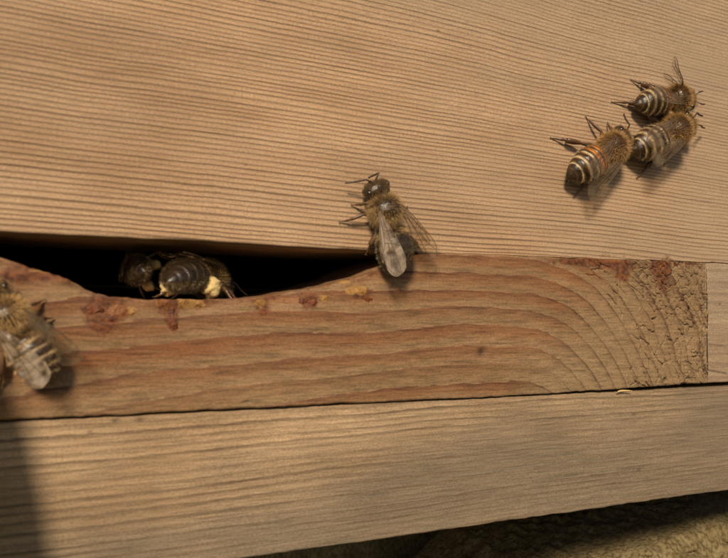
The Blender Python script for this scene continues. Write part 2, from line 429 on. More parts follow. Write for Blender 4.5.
def st_attr(x, z):
    crk, rel = crack_fields(x, z)
    st = np.zeros_like(x)
    for px, py, rx, rz, a in STAINS:
        p = at(px, py); st += a * np.exp(-((x - p[0]) / rx) ** 2 - ((z - p[2]) / rz) ** 2)
    st = np.clip(1.25 * st + 0.45 * np.exp(-((st_top(x) - z) / 1.3) ** 2) * (x < 10), 0, 1)
    dirt = 0.8 * crk + pits(x, z) * 1.3 + 0.5 * np.exp(-((z - st_bot(x)) / .22) ** 2)
    gry = 0.05 + 0.8 * sstep(28, 44, x - 0.9 * (z + 6)) + 0.25 * (1 - sstep(-16, -10, z))
    wax = np.zeros_like(x)
    for px, py, rx, rz in [(131, 311, .8, .6), (186, 303, 1.1, .7), (198, 304, .9, .6), (261, 303, .9, .55), (324, 298, .8, .5), (349, 291, .7, .6), (360, 290, 1.2, .8), (45, 271, 1.6, .25), (345, 282, 1.2, .3), (160, 303, .6, .5)]:
        p = at(px, py); wax += 1.1 * np.exp(-((x - p[0]) / rx) ** 2 - ((z - p[2]) / rz) ** 2)
    ring = st_ring(x, z)
    return dict(wax=np.clip(wax, 0, 1), ring=ring, greying=np.clip(gry, 0, 1), stain=st, dirt=np.clip(dirt, 0, .95))
xs = axis([(-188, -56, 2.0), (-56, 44, 0.15), (44, 66.05, 0.085)])
vr = axis([(0, 20.6, 0.098)]) / 20.6
block = plank('entrance_block', xs, vr, st_bot, st_top, 20, st_front, st_attr, M_STRIP, None, r=lambda x: 0.35 - .27 * sstep(8, 12, x), ledge=14)
BO = np.array([0, 10, -16.6]); shift(block, BO); block.location = Vector(BO) * MM
tag(block, 'reddish wooden entrance block with scooped bee doorway and cracked sawn end', 'wood block')

# ---- propolis and wax lumps smeared along the doorway
def propolis_mat(name, a, b):
    w = NT(name); n = w.noise((1.3, 1.3, 1.3), 4.0, 0.6)
    w.l(w.mix(w.ramp(n, [(0.36, 0.0), (0.62, 1.0)]), (*a, 1), (*b, 1)), w.b.inputs['Base Color'])
    w.b.inputs['Roughness'].default_value = 0.5; w.b.inputs['Specular IOR Level'].default_value = 0.25
    w.l(w.bump(w.noise((3.5, 3.5, 3.5), 3.0), 0.12), w.b.inputs['Normal']); return w.m
M_PR = propolis_mat('propolis_red', (0.050, 0.014, 0.007), (0.16, 0.048, 0.016))
M_PY = propolis_mat('propolis_wax_yellow', (0.34, 0.18, 0.05), (0.20, 0.09, 0.03))
M_PO = propolis_mat('propolis_orange', (0.14, 0.042, 0.014), (0.21, 0.085, 0.03))
def lump(px, py, rx, rz, h, mat, seed, parent=block, y0=0.1, off=None):
    off = BO if off is None else off
    p = at(px, py); n = 40; m = 12
    a = np.linspace(0, 2 * np.pi, n, endpoint=False)
    s = np.linspace(0, 1, m)
    A, S = np.meshgrid(a, s, indexing='ij')
    rad = (1 + 0.42 * vn(np.cos(A) * 1.6 + seed * 7, np.sin(A) * 1.6, seed) + 0.18 * vn(np.cos(A) * 4 + seed, np.sin(A) * 4, seed + 1)) * S
    X = p[0] + rx * rad * np.cos(A); Z = p[2] + rz * rad * np.sin(A)
    hh = h * (1 - S ** 2.2) * (0.7 + 0.55 * vn(X / .55, Z / .55, seed + 2) + .4 * vn(X / .22, Z / .22, seed + 3)) - 0.12 * S
    if parent is block: Z = np.minimum(Z, st_top(X) + 0.05); base = -st_front(X, np.minimum(Z, st_top(X) - .01))
    else: base = 0 * X
    Y = np.minimum(base, base.mean() + .25) - np.maximum(hh, -.1)
    V = np.stack([X, Y, Z], -1).reshape(-1, 3) - off
    F = grid_faces(n + 1, m) ; F = np.where(F >= n * m, F - n * m, F)
    return link('propolis_lump', mesh_from('propolis_lump', V, F), mat, parent)
LUMPS = [(95, 311, 1.1, .75, .35, M_PR), (108, 319, 1.3, .75, .35, M_PR), (119, 310, 1.25, .7, .5, M_PO), (133, 312, .55, .5, .45, M_PY), (103, 329, .7, .5, .25, M_PR),
         (163, 305, .85, .6, .4, M_PO), (173, 312, .55, .9, .4, M_PR), (173, 325, .7, .7, .35, M_PR), (184, 303, .75, .6, .5, M_PY), (197, 304, .7, .5, .45, M_PY), (206, 306, .35, .3, .3, M_PY),
         (261, 304, .75, .55, .45, M_PY), (263, 312, .7, .5, .35, M_PR), (285, 300, .5, .3, .25, M_PO), (303, 301, .7, .5, .4, M_PR), (314, 302, .75, .6, .45, M_PR), (325, 298, .55, .42, .4, M_PY),
         (349, 291, .6, .5, .35, M_PY), (360, 292, .95, .75, .5, M_PY), (368, 299, .75, .6, .35, M_PR),
         (663, 265, 1.2, 1.1, .35, M_PO), (675, 264, .8, .6, .4, M_PR), (671, 258, .8, .5, .3, M_PO), (612, 262, 2.2, .45, .25, M_PO), (622, 276, 1.1, .55, .2, M_PO), (590, 259, 1.6, .35, .2, M_PO), (645, 264, .5, .4, .25, M_PR)]
for i, (px, py, rx, rz, h, mt) in enumerate(LUMPS): lump(px, py, rx * 1.3, rz * 1.3, h * .35, mt, 100 + 5 * i)

# ---- hive floor: long front edge, side rail, floor panel
floor = empty('hive_floor', (0, 10, -35.2)); FO = np.array([0, 10, -35.2])
def lo_top(x): return -16.86 - 0.10 * sstep(-10, 72, x) + 0.06 * vn(x / 4, x * 0, 61) + 0.03 * vn(x / 1.0, x * 0, 62)
def lo_bot(x): return -35.25 + 0.07 * vn(x / 6, x * 0, 63) + 0.05 * vn(x / 1.3, x * 0, 64)
def lo_ring(x, z):
    g = z - 0.012 * x + 0.55 * vn(x / 30, z / 8, 65) + 0.14 * vn(x / 11, z / 5, 66) + 0.03 * vn(x / 3, z / 1.5, 67)
    return g / 1.05 + 0.8 * vn(g / 5, g * 0, 68) + .3 * vn(g / 1.7, g * 0, 69)
def lo_front(x, z):
    return 0.026 * ridge(lo_ring(x, z), .4, .85) + 0.045 * fbm(x / 2.6, z / .26, 70, 3) + 0.10 * vn(x / 16, z / 6, 71) - 0.25
def lo_attr(x, z):
    gry = 0.08 + 1.0 * (1 - sstep(-35, -19, z - 0.07 * x + 2 * vn(x / 14, z / 4, 72))) + 0.45 * sstep(0, 60, x)
    dirt = 0.35 * np.exp(-((z - lo_top(x)) / .35) ** 2)
    for px, py, s in [(115, 421, .45), (140, 420, .5), (635, 415, .4), (640, 470, .5), (90, 432, .3)]:
        p = at(px, py); dirt += .6 * np.exp(-((x - p[0]) / s) ** 2 - ((z - p[2]) / (s * .6)) ** 2)
    return dict(ring=lo_ring(x, z), greying=np.clip(gry, 0, 1), stain=0 * x, dirt=np.clip(dirt, 0, 1))
xs = axis([(-210, -56, 2.0), (-56, 84, 0.19), (84, 142, 2.0)])
vr = axis([(0, 18.4, 0.098)]) / 18.4
fe = plank('front_edge', xs, vr, lo_bot, lo_top, 22, lo_front, lo_attr, M_LOWER, floor, r=0.3)
shift(fe, FO)
def ra_ring(x, z):
    g = z + 0.03 * (x - 66) + .35 * vn(x / 9, z / 5, 81) + .08 * vn(x / 2, z / 2, 82)
    return g / 2.1 + .5 * vn(g / 3, g * 0, 83)
def ra_front(x, z):
    return 0.14 + 0.07 * ridge(ra_ring(x, z), .5, .9) + .04 * fbm(x / 2, z / .4, 84, 3) + 0.08 * vn(x / 8, z / 4, 85)
def ra_attr(x, z):
    p = at(718, 372); q = at(718, 345)
    dirt = .7 * np.exp(-((z - p[2] + .15 * (x - p[0])) / .18) ** 2) * (x < 71) + .45 * np.exp(-((z - q[2] + .1 * (x - q[0])) / .14) ** 2) * (x < 70)
    h = at(719, 304); dirt += .9 * np.exp(-((x - h[0]) / .2) ** 2 - ((z - h[2]) / .2) ** 2)
    g = at(719, 258); st = np.exp(-((x - g[0]) / 2.5) ** 2 - ((z - g[2]) / .5) ** 2)
    return dict(ring=ra_ring(x, z), greying=0.25 + 0 * x, stain=np.clip(st, 0, 1), dirt=np.clip(dirt, 0, 1))
xs = axis([(66.0, 84, 0.15), (84, 142, 2.0)]); vr = axis([(0, 21, 0.11)]) / 21
sr = plank('side_rail', xs, vr, lambda x: -16.2 + .05 * vn(x / 2, x * 0, 86), lambda x: up_edge(x) - .12, 230, ra_front, ra_attr, M_RAIL, floor, r=0.25)
shift(sr, FO)
for lo, hi, nm in [((-210, 22.5, -29), (142, 236, -19), 'floor_panel'), ((-210, 0.5, -16.4), (-188.6, 236, 4), 'side_rail'), ((-188, 215, -18.6), (65.6, 236, 4), 'back_rail')]:
    shift(box_mesh(nm, lo, hi, M_RAIL, floor), FO)
tag(floor, 'weathered grey brown hive floor with long front edge below the entrance block', 'hive floor')

# wood splinter caught in the seam
p = at(624, 391.3, -0.3)
V = []; n = 9
for i in range(n):
    t = i / (n - 1); w = 0.13 * math.sin(math.pi * (0.15 + 0.8 * t)) + .04
    c = np.array([(t - .5) * 3.0, -.1 + .12 * math.sin(5 * t), .18 * math.sin(2.5 * t) - .1 * t])
    for k in range(6):
        a = k * math.pi / 3 + .3
        V.append(c + np.array([0, .9 * w * math.cos(a) - .0, w * math.sin(a) * (0.8 + .2 * math.sin(7 * t))]))
F = grid_faces(n, 6, cyc=True)
spl = link('wood_splinter', mesh_from('wood_splinter', V, F, smooth=False), simple('fresh_splinter', (0.62, 0.43, 0.17), .6, nz=2.0))
spl.location = Vector(p) * MM
tag(spl, 'small pale yellow splinter stuck in the seam below the entrance block', 'splinter')

# ---- stone under the hive, ground
M_STONE = None
w = NT('mossy_stone')
n1 = w.noise((0.35, 0.35, 0.25), 5.0, 0.65); n2 = w.noise((1.4, 1.4, 0.9), 4.0, 0.6)
c = w.mix(w.ramp(n1, [(0.35, 0), (0.65, 1)]), (0.15, 0.112, 0.052, 1), (0.23, 0.178, 0.095, 1))
c = w.mix(w.ramp(n2, [(0.40, 1.0), (0.55, 0.0)]), c, (0.09, 0.064, 0.027, 1))
w.l(c, w.b.inputs['Base Color']); w.b.inputs['Roughness'].default_value = 0.9; w.b.inputs['Specular IOR Level'].default_value = .2
w.l(w.bump(n2, 0.5), w.b.inputs['Normal']); M_STONE = w.m
def sto_rel(x, z):
    lumps = 1.0 * vn(x / 2.6, z / 3.6, 91) + 0.7 * vn(x / 1.1, z / 1.8, 92) + 0.35 * vn(x / .5, z / .7, 93) + 1.6 * vn(x / 11, z / 9, 94)
    return lumps - 1.6 * np.exp(-(vn(x / 3.2, z / 5.5, 95) / .09) ** 2)
def sto_attr(x, z): return dict(ring=0 * x)
xs = axis([(-190, 340, 3)]); vr = axis([(0, 125, 3)]) / 125
stone = plank('stand_block', xs, vr, lambda x: -161.5 + 0 * x, lambda x: -35.6 + 0 * x, 220, lambda x, z: sto_rel(x, z) - 75, sto_attr, M_STONE, None, r=2.0)
SO = np.array([0, 120, -161.5]); shift(stone, SO); stone.location = Vector(SO) * MM
tag(stone, 'dark stone block carrying the hive floor, set back deep in its shadow', 'stone block')
ZT = np.array([(20, -75), (40, -62), (50, -54.5), (56, -52), (65, -50.4), (75, -49), (81, -48), (89, -46.4), (100, -45), (115, -47), (126, -60)])
def mo_top(x): return np.interp(x, ZT[:, 0], ZT[:, 1]) + .8 * vn(x / 9, x * 0, 96)
xs = axis([(20, 34, 1.0), (34, 105, 0.28), (105, 126, 1.0)]); vr = axis([(0, 85, 4), (85, 113, 0.28)]) / 113
ms = plank('mossy_stone', xs, vr, lambda x: -162.5 + 0 * x, mo_top, 60, lambda x, z: sto_rel(x, z) - 12, sto_attr, M_STONE, None, r=7.0, ledge=40)
SO = np.array([75, 36, -162.5]); shift(ms, SO); ms.location = Vector(SO) * MM
tag(ms, 'rough yellowish mossy stone lit by the sun below the hive floor edge', 'stone')
w = NT('ground_soil')
n1 = w.noise((0.02, 0.02, 0.02), 6.0, 0.65)
w.l(w.mix(n1, (0.09, 0.075, 0.035, 1), (0.16, 0.14, 0.06, 1)), w.b.inputs['Base Color']); w.b.inputs['Roughness'].default_value = 0.95
w.l(w.bump(w.noise((.08, .08, .08), 5.0), 8.0), w.b.inputs['Normal'])
g = np.sign(np.linspace(-1, 1, 61)) * np.abs(np.linspace(-1, 1, 61)) ** 3 * 200000
gx, gy = np.meshgrid(g, g, indexing='ij')
gz = -161 - 6 * np.abs(vn(gx / 150, gy / 150, 97)) * (np.hypot(gx, gy) > 320)
ground = link('ground', mesh_from('ground', np.stack([gx, gy, gz], -1).reshape(-1, 3), grid_faces(61, 61)), w.m)
tag(ground, kind='structure')

# ------------------------------------------------------------------ bees
def tube(pts, rad, seg=8, flat=None):
    """tapered tube along a polyline; returns V, F"""
    P = np.asarray(pts, float); rad = np.asarray(rad, float); n = len(P)
    T = np.gradient(P, axis=0); T /= np.linalg.norm(T, axis=1)[:, None] + 1e-9
    up = np.array([0.13, 0.21, 0.97]); V = []
    for i in range(n):
        a = np.cross(T[i], up); a /= np.linalg.norm(a) + 1e-9; b = np.cross(a, T[i])
        fl = 1.0 if flat is None else flat[i]
        for k in range(seg):
            t = 2 * math.pi * k / seg
            V.append(P[i] + rad[i] * (a * math.cos(t) * fl + b * math.sin(t)))
    V = np.array(V); F = [tuple(f) for f in grid_faces(n, seg, cyc=True)]
    F.append(tuple(range(seg))); F.append(tuple(range((n - 1) * seg, n * seg))[::-1])
    return V, F

def join(parts):
    VV = []; FF = []; k = 0
    for V, F in parts:
        VV.append(V); FF += [tuple(int(i) + k for i in f) for f in F]; k += len(V)
    return np.concatenate(VV), FF

PROF = np.array([  # x, centre z, half width, half height
    (4.32, 1.75, .05, .05), (4.25, 1.75, .55, .50), (4.05, 1.80, 1.10, .95), (3.7, 1.88, 1.55, 1.25), (3.2, 1.95, 1.80, 1.40), (2.75, 2.05, 1.62, 1.25),
    (2.4, 2.2, 1.05, .85), (2.18, 2.3, .60, .55), (1.98, 2.35, .95, .90), (1.65, 2.42, 1.50, 1.40), (1.0, 2.5, 1.92, 1.80), (.2, 2.55, 2.08, 1.95), (-.6, 2.5, 1.95, 1.82),
    (-1.3, 2.4, 1.50, 1.42), (-1.75, 2.3, .90, .85), (-1.98, 2.25, .52, .50), (-2.2, 2.25, .95, .90), (-2.6, 2.3, 1.55, 1.45), (-3.3, 2.35, 1.98, 1.80), (-4.3, 2.38, 2.20, 1.98),
    (-5.3, 2.33, 2.18, 1.95), (-6.2, 2.22, 1.98, 1.75), (-7.0, 2.06, 1.62, 1.42), (-7.7, 1.9, 1.12, 1.0), (-8.2, 1.78, .66, .6), (-8.5, 1.7, .30, .28), (-8.62, 1.68, .04, .04)])
SEG = [-2.1, -3.05, -4.05, -5.1, -6.15, -7.1, -7.85, -8.8]

class Bee:
    def __init__(s, loc, xdir, zdir, label, scale=1.0, style='dark', bald=0.0, bend=(0, 0), head=(0, 0), feet=None, wings=(), pollen=(), ants=None, seed=1, hairy=1.0, ground_y=None, orange=0, wide=1.0):
        s.sc = scale; s.rng = np.random.default_rng(seed); s.seed = seed
        X = np.array(xdir, float); X /= np.linalg.norm(X); Z = np.array(zdir, float); Z -= X * (X @ Z); Z /= np.linalg.norm(Z); Y = np.cross(Z, X)
        s.B = np.stack([X, Y, Z], 1); s.loc = np.array(loc, float)
        s.root = bpy.data.objects.new('honey_bee', None); COL.objects.link(s.root); s.root.empty_display_size = .004
        M = Matrix.Identity(4)
        for i in range(3):
            for j in range(3): M[i][j] = s.B[i, j]
            M[i][3] = s.loc[i] * MM
        s.root.matrix_world = M
        tag(s.root, label, 'bee', 'honey bees at the hive entrance')
        s.bend = bend; s.head = head; s.style = style; s.orange = orange; s.wide = wide
        s.body(bald, hairy)
        s.legs(feet or {}, pollen); s.antennae(ants)
        for wd in wings: s.wing(*wd)
    def local(s, wpt):
        return (s.B.T @ (np.asarray(wpt, float) - s.loc)) / s.sc
    def add(s, name, V, F, mat, attrs=None, parent=None, smooth=True):
        return link(name, mesh_from(name, np.asarray(V) * s.sc, F, attrs, smooth), mat, parent or s.root)
    def deform(s, V):
        V = np.array(V, float)
        t = np.clip(-1.9 - V[:, 0], 0, None)
        V[:, 2] += s.bend[1] * t * t * 0.02; V[:, 1] += s.bend[0] * t * t * 0.02
        w = sstep(1.95, 2.45, V[:, 0]); yaw, pit = np.radians(s.head)
        p = V - np.array([2.1, 0, 2.3])
        a = yaw * w; b = pit * w
        x = p[:, 0] * np.cos(b) - p[:, 2] * np.sin(b); z = p[:, 0] * np.sin(b) + p[:, 2] * np.cos(b)
        x2 = x * np.cos(a) - p[:, 1] * np.sin(a); y2 = x * np.sin(a) + p[:, 1] * np.cos(a)
        return np.stack([x2, y2, z], 1) + np.array([2.1, 0, 2.3])
    def body(s, bald, hairy):
        xs = np.concatenate([np.linspace(4.32, 2.2, 26, endpoint=False), np.linspace(2.2, -1.95, 34, endpoint=False), np.linspace(-1.95, -8.62, 110)])
        ns = 40; rev = PROF[::-1]
        k = np.array([.25, .5, .25])
        def prof(c):
            v = np.interp(xs, rev[:, 0], rev[:, c])
            for _ in range(2): v[1:-1] = np.convolve(v, k, 'valid')
            return v
        zc, rw, rh = prof(1), prof(2), prof(3)
        rw = rw * np.where(xs < -2, s.wide, 1); rh = rh * np.where(xs < -2, .5 + .5 * s.wide, 1)
        segp = np.zeros(len(xs)); segi = np.full(len(xs), -1)
        for i in range(len(SEG) - 1):
            mk = (xs <= SEG[i]) & (xs > SEG[i + 1]); segi[mk] = i; segp[mk] = (SEG[i] - xs[mk]) / (SEG[i] - SEG[i + 1])
        step = np.where(segi >= 0, 0.96 + (0.065 if s.style != 'dark' else .045) * sstep(0, .75, segp) - 0.02 * sstep(.9, 1, segp), 1.0)
        th = np.linspace(0, 2 * np.pi, ns, endpoint=False)
        X, TH = np.meshgrid(xs, th, indexing='ij')
        cy, sz = np.sin(TH), np.cos(TH)
        Y = rw[:, None] * step[:, None] * np.sign(cy) * np.abs(cy) ** 0.95; Zr = rh[:, None] * step[:, None] * sz
        # the head is a triangle: narrower and longer towards the mouth
        hd = sstep(2.3, 2.9, X); low = np.clip(-sz, 0, 1)
        Y = Y * (1 - 0.45 * hd * low); Zr = Zr * (1 + 0.30 * hd * low)
        X = X + 0.25 * hd * low
        # abdomen: flatter below
        ab = sstep(-2.1, -2.8, X); Zr = np.where((sz < 0), Zr * (1 - .15 * ab), Zr)
        # scutellum bump at the rear of the thorax and the groove in front of it
        th_ = np.exp(-((X + .95) / .22) ** 2) * np.clip(sz, 0, 1) ** 2
        Zr = Zr - .10 * th_ + .10 * np.exp(-((X + 1.3) / .2) ** 2) * np.clip(sz, 0, 1) ** 2
        jn = .025 * vn(X * 3, TH * 3, s.seed); Zr = Zr * (1 + jn); Y = Y * (1 + jn)
        V0 = np.stack([X, Y, zc[:, None] + Zr], -1).reshape(-1, 3)
        V = s.deform(V0)
        # colours
        n = len(xs); C = np.zeros((n, ns, 3))
        dark = np.array([.030, .017, .009]); thor = np.array([.050, .027, .013]); tan = np.array([.44, .28, .12]); pale = np.array([.52, .40, .23])
        if s.style == 'warm': dark = np.array([.042, .020, .007]); tan = np.array([.44, .26, .105]); thor = np.array([.075, .040, .016])
        if s.style == 'pale': pale = np.array([.46, .32, .17]); tan = np.array([.52, .32, .13]); dark = np.array([.06, .034, .018])
        C[:] = thor
        for i in range(n):
            if xs[i] > 2.2: C[i] = thor * 1.1
            if segi[i] >= 0:
                pz = segp[i]; sg = segi[i]
                c = dark * (1 + .8 * (1 - sstep(.1, .75, pz)) * (sg < 5))
                if s.style == 'warm': c = c + np.array([.17, .075, .018]) * (1 - sstep(.2, .62, pz)) * (sg < 5)
                if sg < s.orange: c = np.array([.50, .19, .04])
                bandw = [0.0, .26, .30, .32, .30, .26, .0][sg]
                bb = (1 - sstep(bandw * .75, bandw * 1.15 + .01, pz)) if bandw and sg >= s.orange else 0
                c = c * (1 - bb) + pale * (.95 if s.style != 'dark' else .07) * bb
                if sg < s.orange: c = c * (1 - sstep(.72, .8, pz)) + dark * sstep(.72, .8, pz)
                else: e = sstep(.86, .93, pz); c = c * (1 - e) + np.array([.12, .068, .03]) * e * (1 if s.style != 'dark' else .4)
                C[i] = c
        brk = .72 + .45 * vn(np.cos(th)[None, :] * 3 + 0 * X, np.sin(th)[None, :] * 3 + X * 2.5, s.seed + 8)
        C = C * brk[:, :, None]
        vent = sstep(.2, .8, -np.cos(th))[None, :, None] * (np.array(xs < -2)[:, None, None])
        C = C * (1 - .7 * vent) + np.array([.15, .095, .045]) * .7 * vent
        F = grid_faces(n, ns, cyc=True)
        F = F[:, ::-1]
        s.add('body', V, F, M_CHITIN, dict(tone=C.reshape(-1, 3)))
        # normals for hairs
        G = V.reshape(n, ns, 3)
        du = np.gradient(G, axis=0); dv = np.roll(G, -1, 1) - np.roll(G, 1, 1)
        N = np.cross(dv, du); N /= np.linalg.norm(N, axis=-1, keepdims=True) + 1e-9
        ctr = G.mean(1, keepdims=True); flip = np.sign(((G - ctr) * N).sum(-1, keepdims=True)); N = N * np.where(flip == 0, 1, flip)
        dens = np.zeros((n, ns)); L = np.zeros((n, ns)); HC = np.zeros((n, ns, 3))
        for i in range(n):
            x = xs[i]; area = (rw[i] + rh[i])
            if 2.3 < x < 4.2: dens[i] = .95 * area; L[i] = .42; HC[i] = tan * (.75 if s.style != 'dark' else .4)
            elif -1.9 < x <= 2.15:
                d = 1.9 * area * np.ones(ns)
                disc = np.exp(-((x - .25) / 1.15) ** 4) * sstep(.45, .9, np.cos(th))
                d = d * (1 - (0.35 + .6 * bald) * disc); dens[i] = d; L[i] = .78; HC[i] = tan * (1 if s.style != 'dark' else .8)
            elif segi[i] >= 0:
                sg = segi[i]; pz = segp[i]; bandw = [.6, .24, .27, .28, .26, .2, .0][sg]
                inb = pz < bandw
                dens[i] = (0.6 if inb else (.08 if s.style != 'dark' else .22)) * area; L[i] = .40 if inb else .30; HC[i] = (np.array([.45, .2, .06]) if sg < s.orange else pale if s.style != 'dark' else pale * .16) if inb else tan * (.5 if s.style != 'dark' else .3)
                if sg == 0: L[i] = .6; dens[i] = .6 * area; HC[i] = tan
                low = np.cos(th) < -.2; HC[i][low] = pale * .8
        pr = (dens / dens.sum()).ravel(); cnt = int(17000 * hairy)
        idx = s.rng.choice(n * ns, cnt, p=pr)
        b0 = V[idx] + s.rng.normal(0, .05, (cnt, 3)); nn = N.reshape(-1, 3)[idx]; ln = L.ravel()[idx] * s.rng.uniform(.55, 1.25, cnt)
        back = np.array([-1., 0, 0]); fw = np.where(V0[idx, 0] > 1.0, .25, .9)
        dvec = nn * .85 + back * fw[:, None] * .7 + s.rng.normal(0, .20, (cnt, 3)); dvec /= np.linalg.norm(dvec, axis=1)[:, None]
        side = np.cross(dvec, s.rng.normal(0, 1, (cnt, 3))); side /= np.linalg.norm(side, axis=1)[:, None] + 1e-9
        wd = .015
        b0 = b0 - nn * .04
        HV = np.stack([b0 - side * wd, b0 + side * wd, b0 + dvec * ln[:, None]], 1).reshape(-1, 3)
        hc = HC.reshape(-1, 3)[idx] * s.rng.uniform(.6, 1.25, (cnt, 1)); hcol = np.repeat(hc, 3, 0)
        h = s.add('hair', HV, np.arange(cnt * 3).reshape(-1, 3), M_HAIR, dict(tone=hcol), smooth=False); h['kind'] = 'stuff'
        # eyes
        for sd in (1, -1):
            u = np.linspace(0, np.pi, 15); v = np.linspace(0, 2 * np.pi, 20, endpoint=False); U, W = np.meshgrid(u, v, indexing='ij')
            e = np.stack([.62 * np.sin(U) * np.cos(W), .48 * np.sin(U) * np.sin(W), 1.08 * np.cos(U)], -1).reshape(-1, 3)
            ry = math.radians(18)
            e = np.stack([e[:, 0] * math.cos(ry) - e[:, 2] * math.sin(ry), e[:, 1], e[:, 0] * math.sin(ry) + e[:, 2] * math.cos(ry)], 1)
            e[:, 1] *= sd; e += np.array([3.30, sd * 1.42, 1.95])
            e[:, 1] -= sd * .16 * (e[:, 2] < 1.95) * (1.95 - e[:, 2])
            s.add('eye', s.deform(e), grid_faces(15, 20, cyc=True), M_EYE)
        # mandibles and tongue
        mo = [tube([(4.0, sd * .42, .75), (4.25, sd * .38, .45), (4.38, sd * .12, .22)], [.2, .17, .06], 7) for sd in (1, -1)]
        mo.append(tube([(4.0, 0, .7), (3.9, 0, .35), (3.5, 0, .18)], [.16, .12, .07], 7))
        V, F = join(mo); s.add('mouthparts', s.deform(V), F, M_LEG)
    def legs(s, feet, pollen):
        roots = {'F': (1.15, .75, 1.15), 'M': (.1, .95, 1.0), 'H': (-.95, .9, 1.05)}
        deff = {'F': (3.4, 2.6), 'M': (.2, 4.2), 'H': (-4.2, 3.9)}
        for sd, sn in ((1, 'L'), (-1, 'R')):
            for k in 'FMH':
                r = np.array(roots[k]) * [1, sd, 1]
                f = feet.get(sn + k)
                if f is None: f = np.array([deff[k][0], deff[k][1] * sd, 0.06]) + np.append(s.rng.normal(0, .25, 2), 0)
                elif len(f) == 2: f = np.array([f[0], f[1], .06])
                else: f = np.asarray(f, float)
                v = f - r; flat = np.array([v[0], v[1], 0]); ln = np.linalg.norm(flat) + 1e-6; out = flat / ln
                reach = ln / 4.0
                tro = r + out * .45 + np.array([0, 0, -.1])
                knee = r + v * .38 + np.array([0, 0, 1.15 * max(.25, 1.2 - .45 * reach)]) + np.array([.25 if k != 'H' else -.1, 0, 0])
                ank = r + v * .74 + np.array([0, 0, .42])
                t1 = r + v * .86 + np.array([0, 0, .16]); t2 = r + v * .94 + np.array([0, 0, .06])
                hw = 1.0 if k != 'H' else 1.25
                P = [r, tro, tro * .5 + knee * .5 + [0, 0, .12], knee, knee * .55 + ank * .45, ank * .92 + knee * .08, ank, ank * .5 + t1 * .5, t1, t2, f]
                tib = .26 * hw * (1.45 if k == 'H' else 1)
                R = [.30, .26, .34 * hw, .22, tib, tib * 1.05, .17, .20 * hw, .13, .10, .06]
                Pd = []; Rd = []
                for i in range(len(P) - 1):
                    for t in (0, .5):
                        Pd.append(np.array(P[i]) * (1 - t) + np.array(P[i + 1]) * t); Rd.append(R[i] * (1 - t) + R[i + 1] * t)
                Pd.append(np.array(P[-1])); Rd.append(R[-1])
                parts = [tube(Pd, Rd, 8, [.75] * len(Pd))]
                pr = np.cross(out, [0, 0, 1])
                for q in (1, -1):
                    parts.append(tube([f, f + out * .14 + pr * q * .12 + [0, 0, .03], f + out * .22 + pr * q * .16 - [0, 0, .03]], [.05, .035, .012], 5))
                # short bristles
                for _ in range(26):
                    i = s.rng.integers(5, len(Pd) - 1); b = Pd[i]; dv = s.rng.normal(0, 1, 3); dv /= np.linalg.norm(dv)
                    parts.append(tube([b + dv * Rd[i] * .5, b + dv * (Rd[i] + .20)], [.022, .004], 3))
                V, F = join(parts)
                lg = s.add('leg', V, F, M_LEG)
                if sn + k in pollen:
                    pc = knee * (.5 if k == 'H' else .85) + ank * (.5 if k == 'H' else .15) + out * .05 + np.array([0, .20 * sd, .12]); n, m = 26, 18
                    u = np.linspace(0, np.pi, n); w_ = np.linspace(0, 2 * np.pi, m, endpoint=False); U, W = np.meshgrid(u, w_, indexing='ij')
                    dd = np.stack([np.sin(U) * np.cos(W), np.sin(U) * np.sin(W), np.cos(U)], -1).reshape(-1, 3)
                    rad = 1 + .17 * vn(dd[:, 0] * 2 + 5, dd[:, 1] * 2 + dd[:, 2] * 3, s.seed + 3) + .09 * vn(dd[:, 0] * 6, dd[:, 1] * 6 + dd[:, 2] * 5, s.seed)
                    ax = (ank - knee); ax /= np.linalg.norm(ax)
                    q = dd * rad[:, None]; al = q @ ax
                    q = q * pollen[sn + k] + np.outer(al, ax) * pollen[sn + k] * .28
                    s.add('pollen_load', q + pc, grid_faces(n, m, cyc=True), M_POLLEN, parent=lg)
    def antennae(s, ants):
        for q, sd in enumerate((1, -1)):
            b = np.array([4.15, sd * .30, 2.35]); e = np.array([4.75, sd * 1.0, 2.95])
            b2, e2 = s.deform(np.array([b, e]))
            if ants and ants[q] is not None: tip = np.asarray(ants[q], float)
            else: tip = s.deform(np.array([[6.4, sd * 2.1, 1.7]]))[0]
            v = tip - e2; ln = np.linalg.norm(v)
            if ln > 3.4: e2 = tip - v / ln * 3.4
            pts = [b2, b2 * .5 + e2 * .5, e2 * .96 + b2 * .04, e2]; rad = [.10, .085, .10, .11]
            for i in range(1, 11):
                t = i / 10; pts.append(e2 + (tip - e2) * t + np.array([0, 0, -.18 * math.sin(math.pi * t)])); rad.append(.115 + (.018 if i % 2 else -.006) - (.05 if i == 10 else 0))
            V, F = tube(pts, rad, 8); s.add('antenna', V, F, M_ANT)
    def wing(s, side, kind, sweep, elev, roll, mat=None, wz=0.0):
        if sweep < 16: elev += 5
        mat = mat or M_WING; hind = kind == 'hind'
        Ln = 6.2 if hind else 8.6
        n, m = 34, 14
        sv = np.linspace(0, 1, n); tv = np.linspace(0, 1, m)
        S_, T_ = np.meshgrid(sv, tv, indexing='ij')
        kk = [0, .08, .25, .5, .72, .88, .96, 1.0]
        if hind: ld = [.1, .22, .32, .38, .36, .2, .0, -.35]; tr = [-.1, -.4, -1.0, -1.6, -1.65, -1.25, -.85, -.45]
        else: ld = [.14, .30, .42, .50, .50, .28, -.02, -.62]; tr = [-.12, -.30, -.85, -1.75, -2.35, -2.25, -1.75, -.95]
        def yy(S, T): a = np.interp(S, kk, ld); b = np.interp(S, kk, tr); return a + (b - a) * T
        def zz(x, y): return .10 * np.sin(x * .9 + 1.3 * y) + .07 * vn(x * 1.1, y * 1.5, s.seed + 5) - .035 * y * y + .12 * np.sin(x / Ln * np.pi)
